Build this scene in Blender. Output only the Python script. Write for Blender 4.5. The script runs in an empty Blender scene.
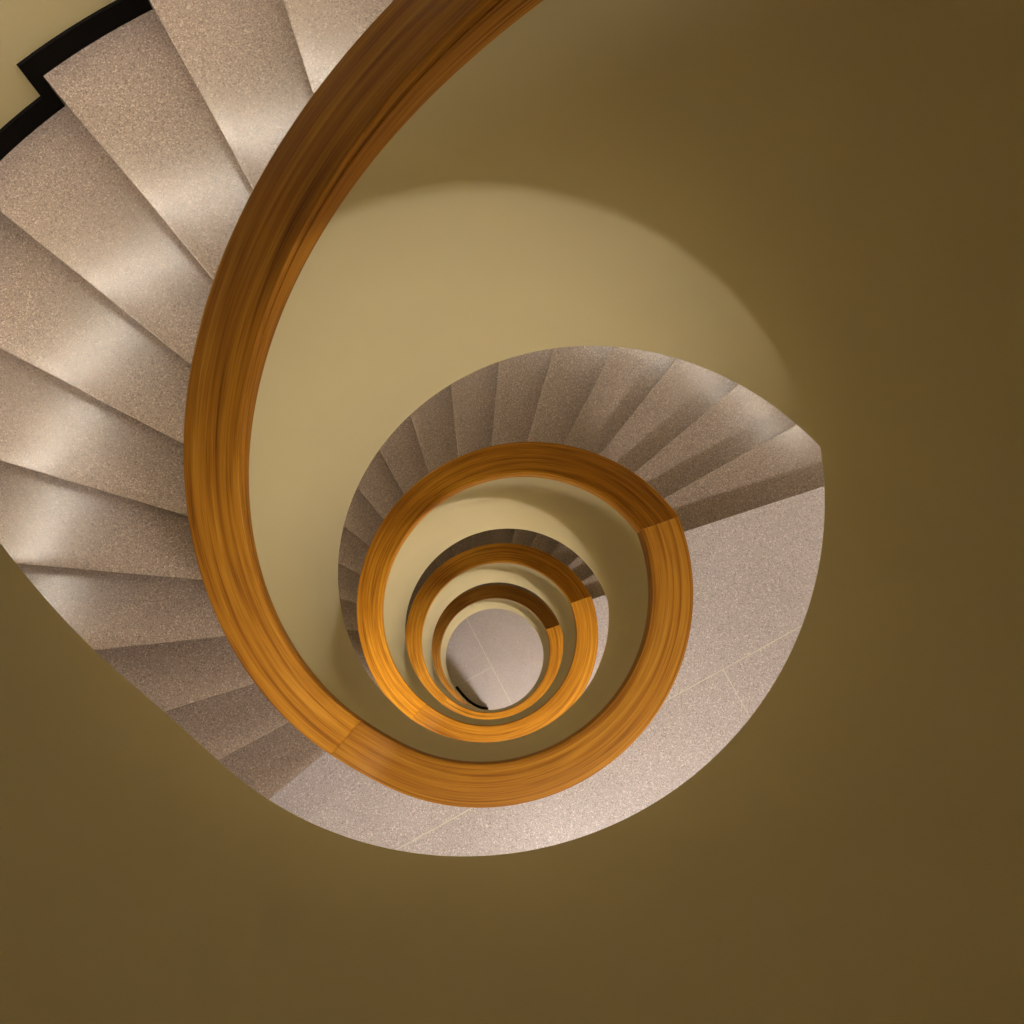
import bpy, bmesh, math, random
from math import sin, cos, pi, asin, atan2, sqrt
from mathutils import Vector, Matrix
random.seed(4)
C = bpy.context.scene.collection
TAU = 2*pi

# ------------------------------------------------------------------ measures
# d is the depth below the eye, Z = ZG - d; theta runs clockwise seen from above
ZG = 14.064
H = 3.1986            # storey height
NR = 19               # risers in a flight
h = H/NR
TS, DTH = -0.333, 0.19735
D0, DD, RHO = -0.315, 0.1955, 0.05     # nosing lines
RW = 0.602            # inner face of the balustrade
RP = 0.722            # outer face
RI, RO = 0.597, 0.741 # handrail
RB, RWALL = 2.125, 2.137
FL0 = 3.4682 - H + 1.0                 # depth of the upper landing floor
def floor_d(i): return FL0 + i*H       # i = -1 top, 0, 1, 2, 3 landings, 4 ground
SEAM_UP, SEAM_LO = -0.345, 2.285
OP0, OP1 = 0.458, 1.708                # opening from the landings to the lobby
SOF_UP, SOF_LO = -0.107, 2.44

def hx(t): return (TS - t)/DTH*h       # fall below the upper landing, 0 at its edge
def soffit(t):                         # depth below the floor of the landing above the flight
    if t < SOF_UP:
        a, b, k = H + 0.378, 0.572 + hx(t), 0.12
        q = max(k - abs(a - b), 0.0)/k
        return min(a, b) - q*q*k*0.25
    if t > SOF_LO - 0.2: return soffit(t - TAU) - H
    return 0.378
def rail_top(t):                       # depth of handrail top below that floor
    if t < SEAM_LO - TAU + 1e-9:
        return landing_rail(t + TAU) + H
    if t < SEAM_UP:
        x = min(1.0, (SEAM_UP - t)/0.30)
        return -1.0 + hx(t) - 0.040*x - 0.0102*(1 - x)
    return landing_rail(t)
def landing_rail(t):
    x = max(0.0, t - (SEAM_LO - 0.28))
    return -1.0 - 0.112*(x/0.28)**2

# ------------------------------------------------------------------ helpers
def P(r, t, d): return Vector((r*cos(t), -r*sin(t), ZG - d))
def tang(k, r): return D0 - k*DD - asin(RHO/r)     # angle of nosing k at radius r

def link(name, me, mat, parent=None):
    o = bpy.data.objects.new(name, me); C.objects.link(o)
    for m in (mat if isinstance(mat, (list, tuple)) else [mat]): me.materials.append(m)
    if parent is not None:
        o.parent = parent
        o.matrix_parent_inverse = Matrix.Identity(4)
        o.location = -origin_of(parent)
    return o
def origin_of(o):
    v = Vector((0, 0, 0))
    while o is not None:
        v = v + o.location; o = o.parent
    return v

def mesh(verts, faces, uvs=None, mats=None, sharp=35):
    me = bpy.data.meshes.new('shape'); me.from_pydata(verts, [], faces)
    if uvs:
        ul = me.uv_layers.new(name='UVMap')
        for li, l in enumerate(me.loops): ul.data[li].uv = uvs[li]
    if mats:
        for p, m in zip(me.polygons, mats): p.material_index = m
    bm = bmesh.new(); bm.from_mesh(me)
    bmesh.ops.recalc_face_normals(bm, faces=bm.faces); bm.to_mesh(me); bm.free()
    me.polygons.foreach_set('use_smooth', [True]*len(me.polygons))
    me.set_sharp_from_angle(angle=math.radians(sharp))
    me.update(); return me

def sweep(ts, prof, rad=0.66, sharp=35, mat_fn=None):
    """prof(t) -> closed list of (r, depth); swept along the angles ts"""
    V = []; F = []; U = []; M = []
    n = None; per = None
    for t in ts:
        pr = prof(t)
        if n is None:
            n = len(pr); per = [0]
            for i in range(n):
                a = pr[i]; b = pr[(i+1) % n]
                per.append(per[-1] + math.hypot(a[0]-b[0], a[1]-b[1]))
        for q in pr: V.append(P(q[0], t, q[1]))
    us = [0]
    for i in range(1, len(ts)):
        a = V[(i-1)*n]; b = V[i*n]; us.append(us[-1] + (a-b).length)
    for i in range(len(ts)-1):
        for j in range(n):
            j2 = (j+1) % n
            F.append((i*n+j, i*n+j2, (i+1)*n+j2, (i+1)*n+j))
            U += [(us[i], per[j]), (us[i], per[j+1]), (us[i+1], per[j+1]), (us[i+1], per[j])]
            M.append(mat_fn(j) if mat_fn else 0)
    for base in (0, (len(ts)-1)*n):
        F.append(tuple(base+j for j in range(n)))
        U += [(0.0, per[j]) for j in range(n)]; M.append(0)
    # normals may flip: keep uvs in face loop order by storing as corner attribute before recalculation
    me = bpy.data.meshes.new('shape'); me.from_pydata(V, [], F)
    ul = me.uv_layers.new(name='UVMap')
    for li in range(len(me.loops)): ul.data[li].uv = U[li]
    for p, m in zip(me.polygons, M): p.material_index = m
    bm = bmesh.new(); bm.from_mesh(me)
    bmesh.ops.recalc_face_normals(bm, faces=bm.faces); bm.to_mesh(me); bm.free()
    me.polygons.foreach_set('use_smooth', [True]*len(me.polygons))
    me.set_sharp_from_angle(angle=math.radians(sharp))
    return me

def lin(a, b, step=0.02):
    n = max(2, int(abs(b-a)/step)+1)
    return [a + (b-a)*i/(n-1) for i in range(n)]

def bevel(me, w, seg=2, ang=40):
    bm = bmesh.new(); bm.from_mesh(me)
    es = [e for e in bm.edges if len(e.link_faces) == 2 and e.calc_face_angle(0) > math.radians(ang)]
    bmesh.ops.bevel(bm, geom=es, offset=w, segments=seg, affect='EDGES', profile=0.5)
    bm.to_mesh(me); bm.free()
    me.polygons.foreach_set('use_smooth', [True]*len(me.polygons))
    me.set_sharp_from_angle(angle=math.radians(50))
    return me

# ------------------------------------------------------------------ materials
def new_mat(name):
    m = bpy.data.materials.new(name); m.use_nodes = True
    nt = m.node_tree; return m, nt, nt.nodes['Principled BSDF']
def N(nt, kind, **kw):
    n = nt.nodes.new(kind)
    for k, v in kw.items():
        if k in n.inputs: n.inputs[k].default_value = v
        else: setattr(n, k, v)
    return n
def ramp(nt, pts):
    r = nt.nodes.new('ShaderNodeValToRGB'); e = r.color_ramp.elements
    while len(e) < len(pts): e.new(0.5)
    for q, (p, c) in zip(e, pts): q.position = p; q.color = (*c, 1)
    return r
def mixc(nt, kind, fac, a, b):
    m = nt.nodes.new('ShaderNodeMix'); m.data_type = 'RGBA'; m.blend_type = kind
    for s, v in ((m.inputs[0], fac), (m.inputs[6], a), (m.inputs[7], b)):
        if hasattr(v, 'links') or isinstance(v, bpy.types.NodeSocket): nt.links.new(v, s)
        else: s.default_value = v if not isinstance(v, tuple) else (*v, 1)
    return m.outputs[2]

def plaster_mat():
    m, nt, b = new_mat('cream_plaster')
    g = N(nt, 'ShaderNodeNewGeometry')
    n1 = N(nt, 'ShaderNodeTexNoise', Scale=1.3, Detail=3.0, Roughness=0.5)
    n2 = N(nt, 'ShaderNodeTexNoise', Scale=220.0, Detail=2.0, Roughness=0.6)
    nt.links.new(g.outputs['Position'], n1.inputs['Vector']); nt.links.new(g.outputs['Position'], n2.inputs['Vector'])
    r = ramp(nt, [(0.35, PL_A), (0.65, PL_B)])
    nt.links.new(n1.outputs['Fac'], r.inputs['Fac']); nt.links.new(r.outputs['Color'], b.inputs['Base Color'])
    bp = N(nt, 'ShaderNodeBump', Strength=0.12, Distance=0.002)
    nt.links.new(n2.outputs['Fac'], bp.inputs['Height']); nt.links.new(bp.outputs['Normal'], b.inputs['Normal'])
    b.inputs['Roughness'].default_value = 0.62
    b.inputs['Specular IOR Level'].default_value = 0.25
    return m
PL_A, PL_B = (0.53, 0.462, 0.272), (0.56, 0.487, 0.29)

def terrazzo_mat(name, dark, mid, light, rough=0.34):
    m, nt, b = new_mat(name)
    g = N(nt, 'ShaderNodeNewGeometry')
    n1 = N(nt, 'ShaderNodeTexNoise', Scale=230.0, Detail=3.0, Roughness=0.7)
    v1 = N(nt, 'ShaderNodeTexVoronoi', Scale=230.0)
    n3 = N(nt, 'ShaderNodeTexNoise', Scale=2.6, Detail=3.0, Roughness=0.6)
    for n in (n1, v1, n3): nt.links.new(g.outputs['Position'], n.inputs['Vector'])
    r = ramp(nt, [(0.30, dark), (0.5, mid), (0.74, light)])
    nt.links.new(n1.outputs['Fac'], r.inputs['Fac'])
    # pale and dark stone chips
    sep = N(nt, 'ShaderNodeSeparateColor'); nt.links.new(v1.outputs['Color'], sep.inputs[0])
    c1 = ramp(nt, [(0.86, (0, 0, 0)), (0.93, (1, 1, 1))]); nt.links.new(sep.outputs[0], c1.inputs['Fac'])
    c2 = ramp(nt, [(0.80, (0, 0, 0)), (0.90, (1, 1, 1))]); nt.links.new(sep.outputs[1], c2.inputs['Fac'])
    chip = (light[0]*1.5, light[1]*1.45, light[2]*1.35)
    dchip = (dark[0]*0.55, dark[1]*0.5, dark[2]*0.45)
    f1 = N(nt, 'ShaderNodeMath', operation='MULTIPLY'); nt.links.new(c1.outputs[0], f1.inputs[0]); f1.inputs[1].default_value = 0.5
    f2 = N(nt, 'ShaderNodeMath', operation='MULTIPLY'); nt.links.new(c2.outputs[0], f2.inputs[0]); f2.inputs[1].default_value = 0.5
    a = mixc(nt, 'MIX', f1.outputs[0], r.outputs[0], chip)
    a = mixc(nt, 'MIX', f2.outputs[0], a, dchip)
    w = ramp(nt, [(0.3, (0.93, 0.925, 0.92)), (0.7, (1.04, 1.04, 1.04))]); nt.links.new(n3.outputs['Fac'], w.inputs['Fac'])
    a = mixc(nt, 'MULTIPLY', 1.0, a, w.outputs[0])
    nt.links.new(a, b.inputs['Base Color'])
    rr = N(nt, 'ShaderNodeMapRange'); rr.inputs['To Min'].default_value = rough-0.02; rr.inputs['To Max'].default_value = rough+0.04
    nt.links.new(n3.outputs['Fac'], rr.inputs['Value']); nt.links.new(rr.outputs[0], b.inputs['Roughness'])
    b.inputs['Specular IOR Level'].default_value = 0.6
    return m

def wood_mat(name, tint=1.0, seed=0.0):
    m, nt, b = new_mat(name)
    uv = N(nt, 'ShaderNodeUVMap', uv_map='UVMap')
    mp = N(nt, 'ShaderNodeMapping'); mp.inputs['Scale'].default_value = (0.9, 60, 1); mp.inputs['Location'].default_value = (seed, seed*3, 0)
    mp2 = N(nt, 'ShaderNodeMapping'); mp2.inputs['Scale'].default_value = (3.0, 300, 1); mp2.inputs['Location'].default_value = (seed, seed, 0)
    mp3 = N(nt, 'ShaderNodeMapping'); mp3.inputs['Scale'].default_value = (1.6, 14, 1); mp3.inputs['Location'].default_value = (seed, 7+seed, 0)
    for q in (mp, mp2, mp3): nt.links.new(uv.outputs[0], q.inputs[0])
    n1 = N(nt, 'ShaderNodeTexNoise', Scale=1.0, Detail=4.0, Roughness=0.6, Distortion=0.6)
    n2 = N(nt, 'ShaderNodeTexNoise', Scale=1.0, Detail=3.0, Roughness=0.6)
    n3 = N(nt, 'ShaderNodeTexNoise', Scale=1.0, Detail=3.0, Roughness=0.6)
    for a, q in ((mp, n1), (mp2, n2), (mp3, n3)): nt.links.new(a.outputs[0], q.inputs['Vector'])
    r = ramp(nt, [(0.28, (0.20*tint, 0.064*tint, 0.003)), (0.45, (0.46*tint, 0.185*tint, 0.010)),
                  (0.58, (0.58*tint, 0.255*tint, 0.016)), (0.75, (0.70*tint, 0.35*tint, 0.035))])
    nt.links.new(n1.outputs['Fac'], r.inputs['Fac'])
    s = ramp(nt, [(0.30, (0.50, 0.44, 0.38)), (0.52, (1, 1, 1))]); nt.links.new(n2.outputs['Fac'], s.inputs['Fac'])
    d = ramp(nt, [(0.25, (0.74, 0.68, 0.62)), (0.6, (1.03, 1.03, 1.03))]); nt.links.new(n3.outputs['Fac'], d.inputs['Fac'])
    a = mixc(nt, 'MULTIPLY', 0.8, r.outputs[0], s.outputs[0])
    a = mixc(nt, 'MULTIPLY', 0.9, a, d.outputs[0])
    nt.links.new(a, b.inputs['Base Color'])
    b.inputs['Roughness'].default_value = 0.6
    b.inputs['Specular IOR Level'].default_value = 0.15
    bp = N(nt, 'ShaderNodeBump', Strength=0.12, Distance=0.001)
    nt.links.new(n2.outputs['Fac'], bp.inputs['Height']); nt.links.new(bp.outputs['Normal'], b.inputs['Normal'])
    return m

def plain(name, col, rough=0.5, metal=0.0):
    m, nt, b = new_mat(name)
    n = N(nt, 'ShaderNodeTexNoise', Scale=60.0, Detail=2.0)
    r = ramp(nt, [(0.3, tuple(c*0.9 for c in col)), (0.7, tuple(min(1, c*1.1) for c in col))])
    nt.links.new(n.outputs['Fac'], r.inputs['Fac']); nt.links.new(r.outputs[0], b.inputs['Base Color'])
    b.inputs['Roughness'].default_value = rough; b.inputs['Metallic'].default_value = metal
    return m
def glow(name, col, s):
    m, nt, b = new_mat(name)
    b.inputs['Base Color'].default_value = (0.8, 0.8, 0.78, 1)
    b.inputs['Emission Color'].default_value = (*col, 1); b.inputs['Emission Strength'].default_value = s
    return m

LAMP, STRIP = 225.0, 120.0
PLASTER = plaster_mat()
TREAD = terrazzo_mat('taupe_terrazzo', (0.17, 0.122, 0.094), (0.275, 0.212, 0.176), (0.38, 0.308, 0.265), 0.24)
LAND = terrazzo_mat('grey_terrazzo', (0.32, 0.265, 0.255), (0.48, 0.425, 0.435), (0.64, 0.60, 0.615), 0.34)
GTILE = terrazzo_mat('ground_terrazzo', (0.38, 0.315, 0.305), (0.47, 0.415, 0.415), (0.55, 0.50, 0.505), 0.45)
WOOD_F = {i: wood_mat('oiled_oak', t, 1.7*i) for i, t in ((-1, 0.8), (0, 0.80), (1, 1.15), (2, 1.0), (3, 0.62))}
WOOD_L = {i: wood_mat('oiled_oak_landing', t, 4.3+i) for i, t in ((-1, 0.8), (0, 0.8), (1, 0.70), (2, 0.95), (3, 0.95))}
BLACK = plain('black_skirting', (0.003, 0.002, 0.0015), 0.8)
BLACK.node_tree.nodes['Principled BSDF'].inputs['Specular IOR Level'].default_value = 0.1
STRIPM = plain('joint_filler', (0.62, 0.60, 0.50), 0.6)
DARKJ = plain('rail_joint', (0.05, 0.015, 0.004), 0.8)
METAL = plain('brushed_steel', (0.5, 0.5, 0.5), 0.35, 1.0)
WHITE = plain('white_housing', (0.75, 0.75, 0.72), 0.4)
GLOW = glow('opal_glass', (1.0, 0.935, 0.895), LAMP)
GLOW_LOW = glow('opal_glass_bright', (1.0, 0.935, 0.895), LAMP*1.3)
GLOW_TOP = glow('opal_glass_dim', (1.0, 0.935, 0.895), LAMP*0.3)
GLOWS = [glow('light_line', (1.0, 0.92, 0.80), STRIP*f) for f in (1.0, 0.55, 0.16, 0.16)]

# ------------------------------------------------------------------ profiles
def rail_profile(top, ri=RI, ro=RO, ht=0.104):
    rb = 0.006; pts = []
    for cx, cz, a0 in ((ro-rb, top+rb, -90), (ro-rb, top+ht-rb, 0), (ri+rb, top+ht-rb, 90), (ri+rb, top+rb, 180)):
        for k in range(4):
            a = math.radians(a0 + 30*k)
            pts.append((cx + rb*cos(a), cz + rb*sin(a)))
    # fine groove below the inner edge
    pts = pts + []
    last = pts[12:]
    pts = pts[:12] + [(ri, top+0.032), (ri+0.004, top+0.030), (ri+0.004, top+0.025), (ri, top+0.023)] + last
    return pts

def thing(name, label, cat, loc, group=None):
    o = bpy.data.objects.new(name, None); C.objects.link(o); o.location = loc
    o.empty_display_size = 0.1
    o['label'] = label; o['category'] = cat
    if group: o['group'] = group
    return o

def make_balustrade(ts, base, parent, wood, bottom=None, shift=None, pad=0.0):
    """plaster wall and its handrail; base = depth of the reference floor"""
    sh = shift or (lambda t: 0.0)
    bot = bottom or (lambda t: base + soffit(t))
    w = sweep(ts, lambda t: [(RW+sh(t), base + rail_top(t) + 0.100), (RP+sh(t), base + rail_top(t) + 0.100),
                             (RP+sh(t), bot(t)), (RW+sh(t), bot(t))])
    wall = link('balustrade', w, PLASTER, parent)
    tr = [ts[0] + 0.0009] + ts[1:-1] + [ts[-1] - 0.0009]     # hairline joint at the seams
    r = sweep(tr, lambda t: rail_profile(base + rail_top(t), RI+sh(t), RO+sh(t)), sharp=60)
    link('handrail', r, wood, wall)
    return wall

def step_outline(k, over=0.0):
    """plan quad of the tread that reaches from nosing k back under nosing k-1"""
    rs = [RP-0.01 + (RB+0.004-(RP-0.01))*i/14 for i in range(15)]
    front = [(r, tang(k, r) - over/r) for r in rs]
    back = [(r, tang(k-1, r) + 0.03/r) for r in rs]
    return front, back

def prism(front, back, d0, d1, nb=6):
    """solid between two (r, theta) polylines, depth d0..d1"""
    V = []; F = []
    n = len(front)
    cols = nb + 1
    for d in (d0, d1):
        for i in range(n):
            for j in range(cols):
                f = j/nb
                r = front[i][0]*(1-f) + back[i][0]*f
                t = front[i][1]*(1-f) + back[i][1]*f
                V.append(P(r, t, d))
    def id(s, i, j): return s*n*cols + i*cols + j
    for s in (0, 1):
        for i in range(n-1):
            for j in range(nb):
                F.append((id(s, i, j), id(s, i+1, j), id(s, i+1, j+1), id(s, i, j+1)))
    for i in range(n-1):
        F.append((id(0, i, 0), id(0, i+1, 0), id(1, i+1, 0), id(1, i, 0)))
        F.append((id(0, i, nb), id(0, i+1, nb), id(1, i+1, nb), id(1, i, nb)))
    for j in range(nb):
        F.append((id(0, 0, j), id(0, 0, j+1), id(1, 0, j+1), id(1, 0, j)))
        F.append((id(0, n-1, j), id(0, n-1, j+1), id(1, n-1, j+1), id(1, n-1, j)))
    return mesh(V, F)

# the tread and riser meshes are shared by all flights
tread_me = {}; riser_me = {}
def tread_mesh(k):
    if k not in tread_me:
        f, b = step_outline(k, 0.0)
        me = prism(f, b, k*h, k*h + 0.040)
        tread_me[k] = bevel(me, 0.004, 2)
        f2 = [(r, t + 0.016/r) for r, t in f]; b2 = [(r, t + 0.040/r) for r, t in f]
        riser_me[k] = prism(f2, b2, k*h + 0.040, (k+1)*h + (0.02 if k < 18 else 0.0), 1)
    return tread_me[k], riser_me[k]

def make_flight(i, label):
    """flight going down from landing i to landing i+1"""
    base = floor_d(i)
    root = thing('stair_flight', label, 'stairs', P(1.4, D0 - 18*DD, base + H), 'flights of the spiral staircase')
    for k in range(1, 19):
        tm, rm = tread_mesh(k)
        for nm, me in (('tread', tm), ('riser', rm)):
            o = bpy.data.objects.new(nm, me); C.objects.link(o)
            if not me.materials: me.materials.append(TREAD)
            o.parent = root; o.location = -root.location + Vector((0, 0, -base))
    lo, up = SEAM_LO - TAU, SEAM_UP
    gd = floor_d(4)
    # waist slab
    t0, t1 = D0 - 18*DD - 0.03, D0 - 0.04
    line = lambda t: (D0 - 0.03 - t)/DD*h
    def wp(t):
        top = base + line(t) + h + 0.050
        bot = base + soffit(t)
        top = max(top, base + 0.05)
        if i == 3: bot = min(bot, gd + 0.0); top = min(top, gd - 0.002)
        bot = max(bot, top + 0.001)
        return [(RP-0.01, top), (RB+0.008, top), (RB+0.008, bot), (RP-0.01, bot)]
    link('soffit', sweep(lin(t0, t1), wp), PLASTER, root)
    if i < 3:
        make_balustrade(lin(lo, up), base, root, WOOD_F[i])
    else:
        # bottom flight: the balustrade stands on the ground floor and runs on past the first step
        end = 1.61 - TAU
        def sh(t):
            x = (2.49 - TAU - t)/(2.49 - 1.61)
            return 0.0 if x < 0 else 0.070*x*x*(3-2*x) if x < 1 else 0.070
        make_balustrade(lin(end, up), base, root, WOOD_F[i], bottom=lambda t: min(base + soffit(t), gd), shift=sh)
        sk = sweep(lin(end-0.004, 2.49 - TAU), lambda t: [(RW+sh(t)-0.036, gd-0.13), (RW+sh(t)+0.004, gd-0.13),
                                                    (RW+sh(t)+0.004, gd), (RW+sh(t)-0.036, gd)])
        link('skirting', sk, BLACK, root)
    # stepped black skirting against the outer wall (part of the room)
    V = []; F = []
    dl = 0.021
    def quad(ta, tb, da, db):
        ts = lin(ta, tb, 0.03); b0 = len(V)
        for t in ts:
            for r in (RB, RWALL+0.002):
                for d in (da, db): V.append(P(r, t, d))
        for q in range(len(ts)-1):
            a = b0 + q*4; c = a + 4
            F.extend([(a, c, c+1, a+1), (a+2, a+3, c+3, c+2), (a, a+2, c+2, c), (a+1, c+1, c+3, a+3)])
        F.append((b0, b0+1, b0+3, b0+2)); e = b0 + (len(ts)-1)*4; F.append((e, e+2, e+3, e+1))
    for k in range(1, 19):
        ta, tb = tang(k, RB), tang(k-1, RB)
        quad(ta - dl, tb - dl, base + k*h - 0.092, base + k*h + 0.002)        # above the tread
        quad(ta - dl, ta, base + k*h + 0.002, base + (k+1)*h + 0.002)   # beside the riser
    ta = tang(0, RB)
    quad(ta - dl, ta, base - 0.092, base + h + 0.002)
    bb = link('baseboard_outer', mesh(V, F), BLACK); bb['kind'] = 'structure'
    return root

nrm = (0.469, 0.883); tdir = (0.883, -0.469)      # tile grid direction in plan (x right, y down)
def strip(pts, d, parent, name='joint', w=0.0045, mat=None):
    (x0, y0), (x1, y1) = pts
    L = math.hypot(x1-x0, y1-y0); ux, uy = (x1-x0)/L, (y1-y0)/L; px, py = -uy*w/2, ux*w/2
    V = []
    for dd in (d-0.0012, d+0.004):
        for x, y in ((x0+px, y0+py), (x1+px, y1+py), (x1-px, y1-py), (x0-px, y0-py)):
            V.append((x, -y, ZG-dd))
    F = [(0, 1, 2, 3), (4, 5, 6, 7), (0, 1, 5, 4), (1, 2, 6, 5), (2, 3, 7, 6), (3, 0, 4, 7)]
    return link(name, mesh(V, F), mat or STRIPM, parent)

def grid_pt(n, t): return (n*nrm[0] + t*tdir[0], n*nrm[1] + t*tdir[1])

def make_landing(i, label):
    base = floor_d(i)
    root = thing('stair_landing', label, 'landing', P(1.4, 1.0, base), 'landings of the spiral staircase')
    nb = 70
    rs = [RP-0.012 + (RB+0.006-(RP-0.012))*q/10 for q in range(11)]
    f = [(r, tang(0, r)) for r in rs]; b = [(r, tang(18, r) + TAU + 0.016/r) for r in rs]
    me = prism(f, b, base, base + 0.15, nb)
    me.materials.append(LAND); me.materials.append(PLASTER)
    for p in me.polygons:
        if p.normal.z < -0.5: p.material_index = 1
    o = bpy.data.objects.new('floor_slab', me); C.objects.link(o); o.parent = root; o.location = -root.location
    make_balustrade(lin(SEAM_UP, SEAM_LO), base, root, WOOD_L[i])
    n0 = 0.735
    ta = sqrt((RB-0.002)**2 - n0**2); 
    # inside the well ring there is no floor: two pieces of one line when it crosses it
    if n0 < RP:
        ti = sqrt(RP**2 - n0**2)
        strip((grid_pt(n0, -ta*0.99), grid_pt(n0, -ti)), base, root); strip((grid_pt(n0, ti), grid_pt(n0, ta*0.999)), base, root)
    else:
        strip((grid_pt(n0, -1.2), grid_pt(n0, ta*0.80)), base, root)
    t1 = 0.812
    strip((grid_pt(n0, t1), grid_pt(sqrt((RB-0.004)**2 - t1*t1), t1)), base, root)
    for u, v in ((tang(0, RB), OP0), (OP1, tang(18, RB)+TAU-0.021)):
        V = sweep(lin(u, v, 0.03),
              lambda t: [(RB, base-0.092), (RWALL+0.002, base-0.092), (RWALL+0.002, base+0.002), (RB, base+0.002)])
        bb = link('baseboard_outer', V, BLACK); bb['kind'] = 'structure'
    return root

def ceiling_lamp(i, label):
    """opal drum lamp under the slab of landing i"""
    d = floor_d(i) + 0.15
    x, y = 1.02, 2.16
    loc = Vector((x, -y, ZG-d))
    root = thing('ceiling_lamp', label, 'lamp', loc, 'ceiling lamps under the landings')
    def lathe(pts, seg=36):
        V = []; F = []
        for rr, z in pts:
            for s in range(seg):
                a = TAU*s/seg; V.append((rr*cos(a), rr*sin(a), z))
        for q in range(len(pts)-1):
            for s in range(seg):
                s2 = (s+1) % seg; F.append((q*seg+s, q*seg+s2, (q+1)*seg+s2, (q+1)*seg+s))
        F.append(tuple(range(seg))); F.append(tuple((len(pts)-1)*seg+s for s in range(seg)))
        return mesh(V, F, sharp=50)
    hs = lathe([(0.202, 0.0), (0.206, -0.004), (0.206, -0.022), (0.198, -0.026), (0.180, -0.026)])
    o = bpy.data.objects.new('lamp_housing', hs); C.objects.link(o); hs.materials.append(WHITE); o.parent = root
    pts = [(0.190, -0.024), (0.190, -0.052)] + [(0.150 + 0.040*cos(a), -0.052 - 0.030*sin(a)) for a in [math.radians(15*q) for q in range(1, 7)]] + [(0.07, -0.086)]
    ds = lathe(pts)
    o = bpy.data.objects.new('lamp_shade', ds); C.objects.link(o); ds.materials.append(GLOW_LOW if i > 0 else GLOW if i == 0 else GLOW_TOP); o.parent = root
    return root

def wall_rail(i, label):
    """slim light-line grab rail on the outer wall above flight i"""
    base = floor_d(i)
    a, b = D0 - 14.6*DD, D0 - 1.0*DD
    line = lambda t: base + (D0 - t)/DD*h - 0.96
    root = thing('wall_light_rail', label, 'light', P(RWALL, a, line(a)), 'light rails on the outer wall')
    def prof(r0, r1, a0, a1): return lambda t: [(r0, line(t)+a0), (r1, line(t)+a0), (r1, line(t)+a1), (r0, line(t)+a1)]
    ts = lin(a, b, 0.04)
    link('rail_profile', sweep(ts, prof(RWALL-0.075, RWALL-0.040, -0.022, 0.016)), METAL, root)
    link('light_strip', sweep(ts, prof(RWALL-0.063, RWALL-0.051, 0.016, 0.021)), GLOWS[i], root)
    for q in range(7):
        t = a + (b-a)*(q+0.5)/7
        me = sweep(lin(t-0.006, t+0.006, 0.006), prof(RWALL-0.042, RWALL+0.002, -0.010, 0.008))
        link('bracket', me, METAL, root)
    return root

# ------------------------------------------------------------------ build
names = {0: 'uppermost', 1: 'upper', 2: 'middle', 3: 'lower', 4: 'lowest'}
make_flight(-1, 'topmost flight, only its olive-brown curved inner face seen across the lower left corner')
make_flight(0, 'nearest terrazzo flight sweeping up the left side beside the broad oak handrail')
make_flight(1, 'second terrazzo flight, fanned treads arching over the middle ring of oak handrail')
make_flight(2, 'third flight, small dark treads arching over the inner oak handrail ring')
make_flight(3, 'bottom flight with dark oak handrail curling round the tiled ground floor')
make_landing(-1, 'topmost landing of the stairwell, above everything seen in the picture')
make_landing(0, 'upper landing seen only as the large olive-brown curved balustrade face on the right')
make_landing(1, 'large pale terrazzo landing at lower right behind the broad oak handrail')
make_landing(2, 'narrow pale crescent landing right of the second smaller oak handrail ring')
make_landing(3, 'lowest landing with the smallest orange oak handrail around the ground floor opening')
for i, lb in ((-1, 'drum-shaped opal lamp under the topmost landing'), (0, 'drum-shaped opal lamp under the upper landing, above the large pale landing'),
              (1, 'drum-shaped opal lamp under the large pale landing'), (2, 'drum-shaped opal lamp under the narrow crescent landing'),
              (3, 'drum-shaped opal lamp under the lowest landing, lighting the ground floor tiles')):
    ceiling_lamp(i, lb)
for i, lb in ((0, 'steel grab rail with light strip on the wall beside the nearest flight'),
              (1, 'steel grab rail with light strip on the wall beside the second flight'),
              (2, 'steel grab rail with light strip on the wall beside the third flight'),
              (3, 'steel grab rail with light strip on the wall beside the bottom flight')):
    wall_rail(i, lb)

# outer wall of the stairwell
ztop = ZG - floor_d(-1) + 2.9
ZF0 = ZG - floor_d(4)
wo = link('wall_outer', sweep(lin(OP1, OP0+TAU, 0.03), lambda t: [(RWALL, ZG), (RWALL+0.25, ZG), (RWALL+0.25, ZG-ztop), (RWALL, ZG-ztop)]), PLASTER)
wo['kind'] = 'structure'
def disc(name, r, z0, z1, mat, seg=128):
    V = []; F = []
    for z in (z0, z1):
        for s in range(seg):
            a = TAU*s/seg; V.append((r*cos(a), r*sin(a), z))
    F.append(tuple(range(seg))); F.append(tuple(range(seg, 2*seg)))
    for s in range(seg): F.append((s, (s+1) % seg, seg+(s+1) % seg, seg+s))
    o = link(name, mesh(V, F), mat); o['kind'] = 'structure'; return o
ZF = ZF0
flo = disc('floor', RWALL+0.25, ZF-0.25, ZF, GTILE)
disc('ceiling', RWALL+0.25, ztop, ztop+0.2, PLASTER)
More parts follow.
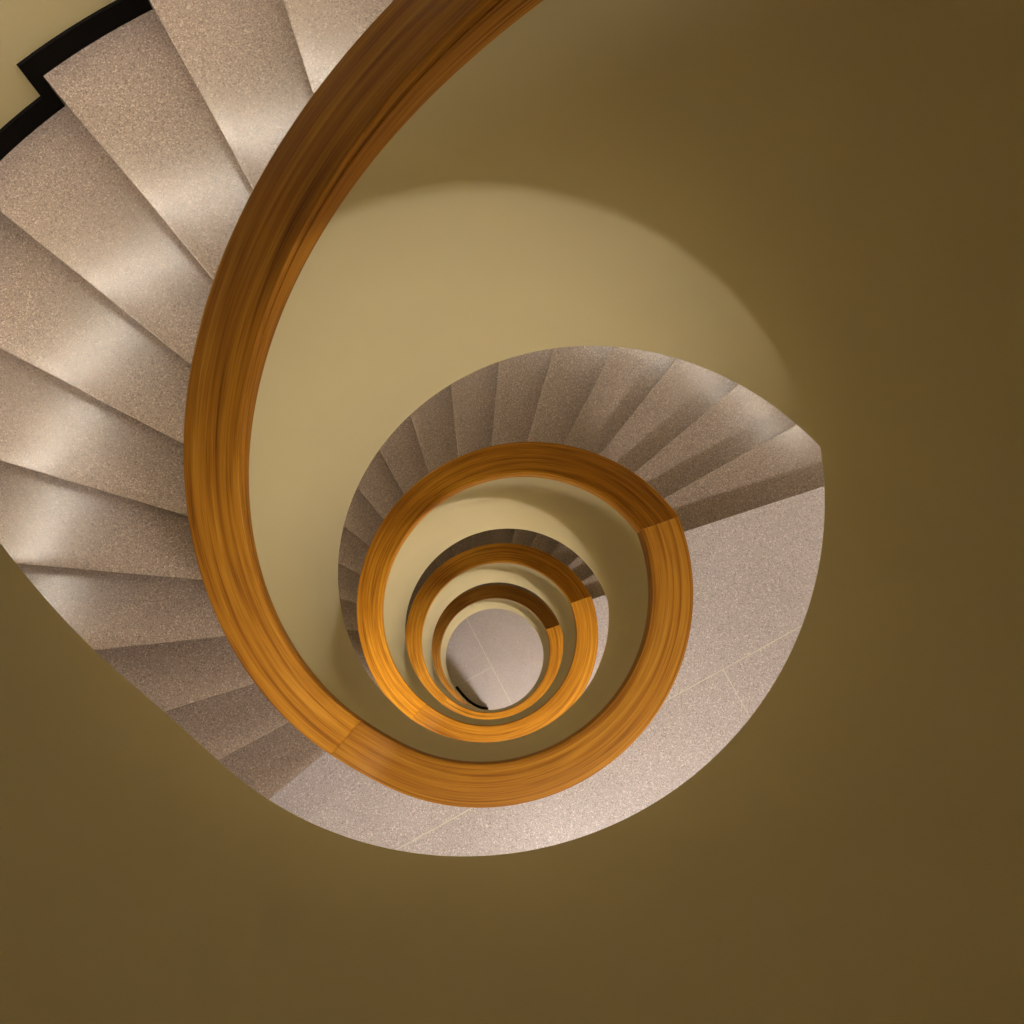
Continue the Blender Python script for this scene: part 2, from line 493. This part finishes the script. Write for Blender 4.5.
# lobby beside the landings, open to the stair over the whole width of the opening
LW, LE = 1.22, 4.3
def poly_slab(name, pts, z0, z1, mats):
    n = len(pts)
    V = [(x, -y, z) for z in (z0, z1) for x, y in pts]
    F = [tuple(range(n)), tuple(range(n, 2*n))] + [(q, (q+1) % n, n+(q+1) % n, n+q) for q in range(n)]
    me = mesh(V, F); o = link(name, me, mats); o['kind'] = 'structure'
    if len(mats) > 1:
        for q in me.polygons:
            if q.normal.z < -0.5: q.material_index = 1
    return o
for i in range(-1, 4):
    ra = RWALL - 0.006
    arc = [(ra*cos(t), ra*sin(t)) for t in lin(OP0, OP1, 0.03)]
    z = ZG - floor_d(i)
    poly_slab('floor_lobby', arc + [grid_pt(LE, -LW-0.02), grid_pt(LE, LW+0.02)], z-0.15, z, [LAND, PLASTER])
ra = RWALL + 0.25
arc = [(ra*cos(t), ra*sin(t)) for t in lin(OP0+0.02, OP1-0.02, 0.03)]
poly_slab('floor_lobby', arc + [grid_pt(LE, -LW-0.02), grid_pt(LE, LW+0.02)], ZF0-0.25, ZF0, [GTILE])
poly_slab('ceiling_lobby', arc + [grid_pt(LE, -LW-0.02), grid_pt(LE, LW+0.02)], ztop, ztop+0.2, [PLASTER])
for sgn, nm in ((-1, 'wall_left'), (1, 'wall_right')):
    poly_slab(nm, [grid_pt(1.78, sgn*(LW+0.02)), grid_pt(LE+0.2, sgn*(LW+0.02)), grid_pt(LE+0.2, sgn*(LW+0.2)), grid_pt(1.9, sgn*(LW+0.2))], ZF0, ztop, [PLASTER])
poly_slab('wall_back', [grid_pt(LE, -LW-0.02), grid_pt(LE, LW+0.02), grid_pt(LE+0.2, LW+0.02), grid_pt(LE+0.2, -LW-0.02)], ZF0, ztop, [PLASTER])
gd = floor_d(4)
strip((grid_pt(-1.9, -0.017), grid_pt(1.9, -0.017)), gd, flo, 'joint', 0.009)
strip((grid_pt(0.088, -1.9), grid_pt(0.088, -0.02)), gd, flo, 'joint', 0.007)
strip((grid_pt(0.118, -0.014), grid_pt(0.118, 1.9)), gd, flo, 'joint', 0.005, GTILE)

# ------------------------------------------------------------------ world
w = bpy.data.worlds.new('world'); bpy.context.scene.world = w; w.use_nodes = True
w.node_tree.nodes['Background'].inputs[0].default_value = (0.9, 0.8, 0.6, 1)
w.node_tree.nodes['Background'].inputs[1].default_value = 0.0

# ------------------------------------------------------------------ camera
cam = bpy.data.cameras.new('camera'); co = bpy.data.objects.new('camera', cam); C.objects.link(co)
cam.sensor_width = 36; cam.sensor_fit = 'HORIZONTAL'; cam.lens = 36*1000/1024
cam.clip_start = 0.01; cam.clip_end = 100
tx, ty, cx, cy = 493.17, 685.30, 0.04294, 0.33628
d = Vector((tx-512, ty-512, 1000.0)).normalized()
ez = Vector((0, 0, 1)); wv = ez.cross(d); c = d.z
K = Matrix(((0, -wv.z, wv.y), (wv.z, 0, -wv.x), (-wv.y, wv.x, 0)))
R = Matrix.Identity(3) + K + (K @ K)*(1/(1+c))
def tw(v): return Vector((v[0], -v[1], -v[2]))
right, down, fwd = tw(R[0]), tw(R[1]), tw(R[2])
M = Matrix((right, -down, -fwd)).transposed().to_4x4()
M.translation = Vector((cx, -cy, ZG))
co.matrix_world = M
bpy.context.scene.camera = co

vs = bpy.context.scene.view_settings
vs.view_transform = 'Standard'; vs.look = 'None'; vs.gamma = 1.0; vs.use_curve_mapping = False
vs.exposure = 0.2
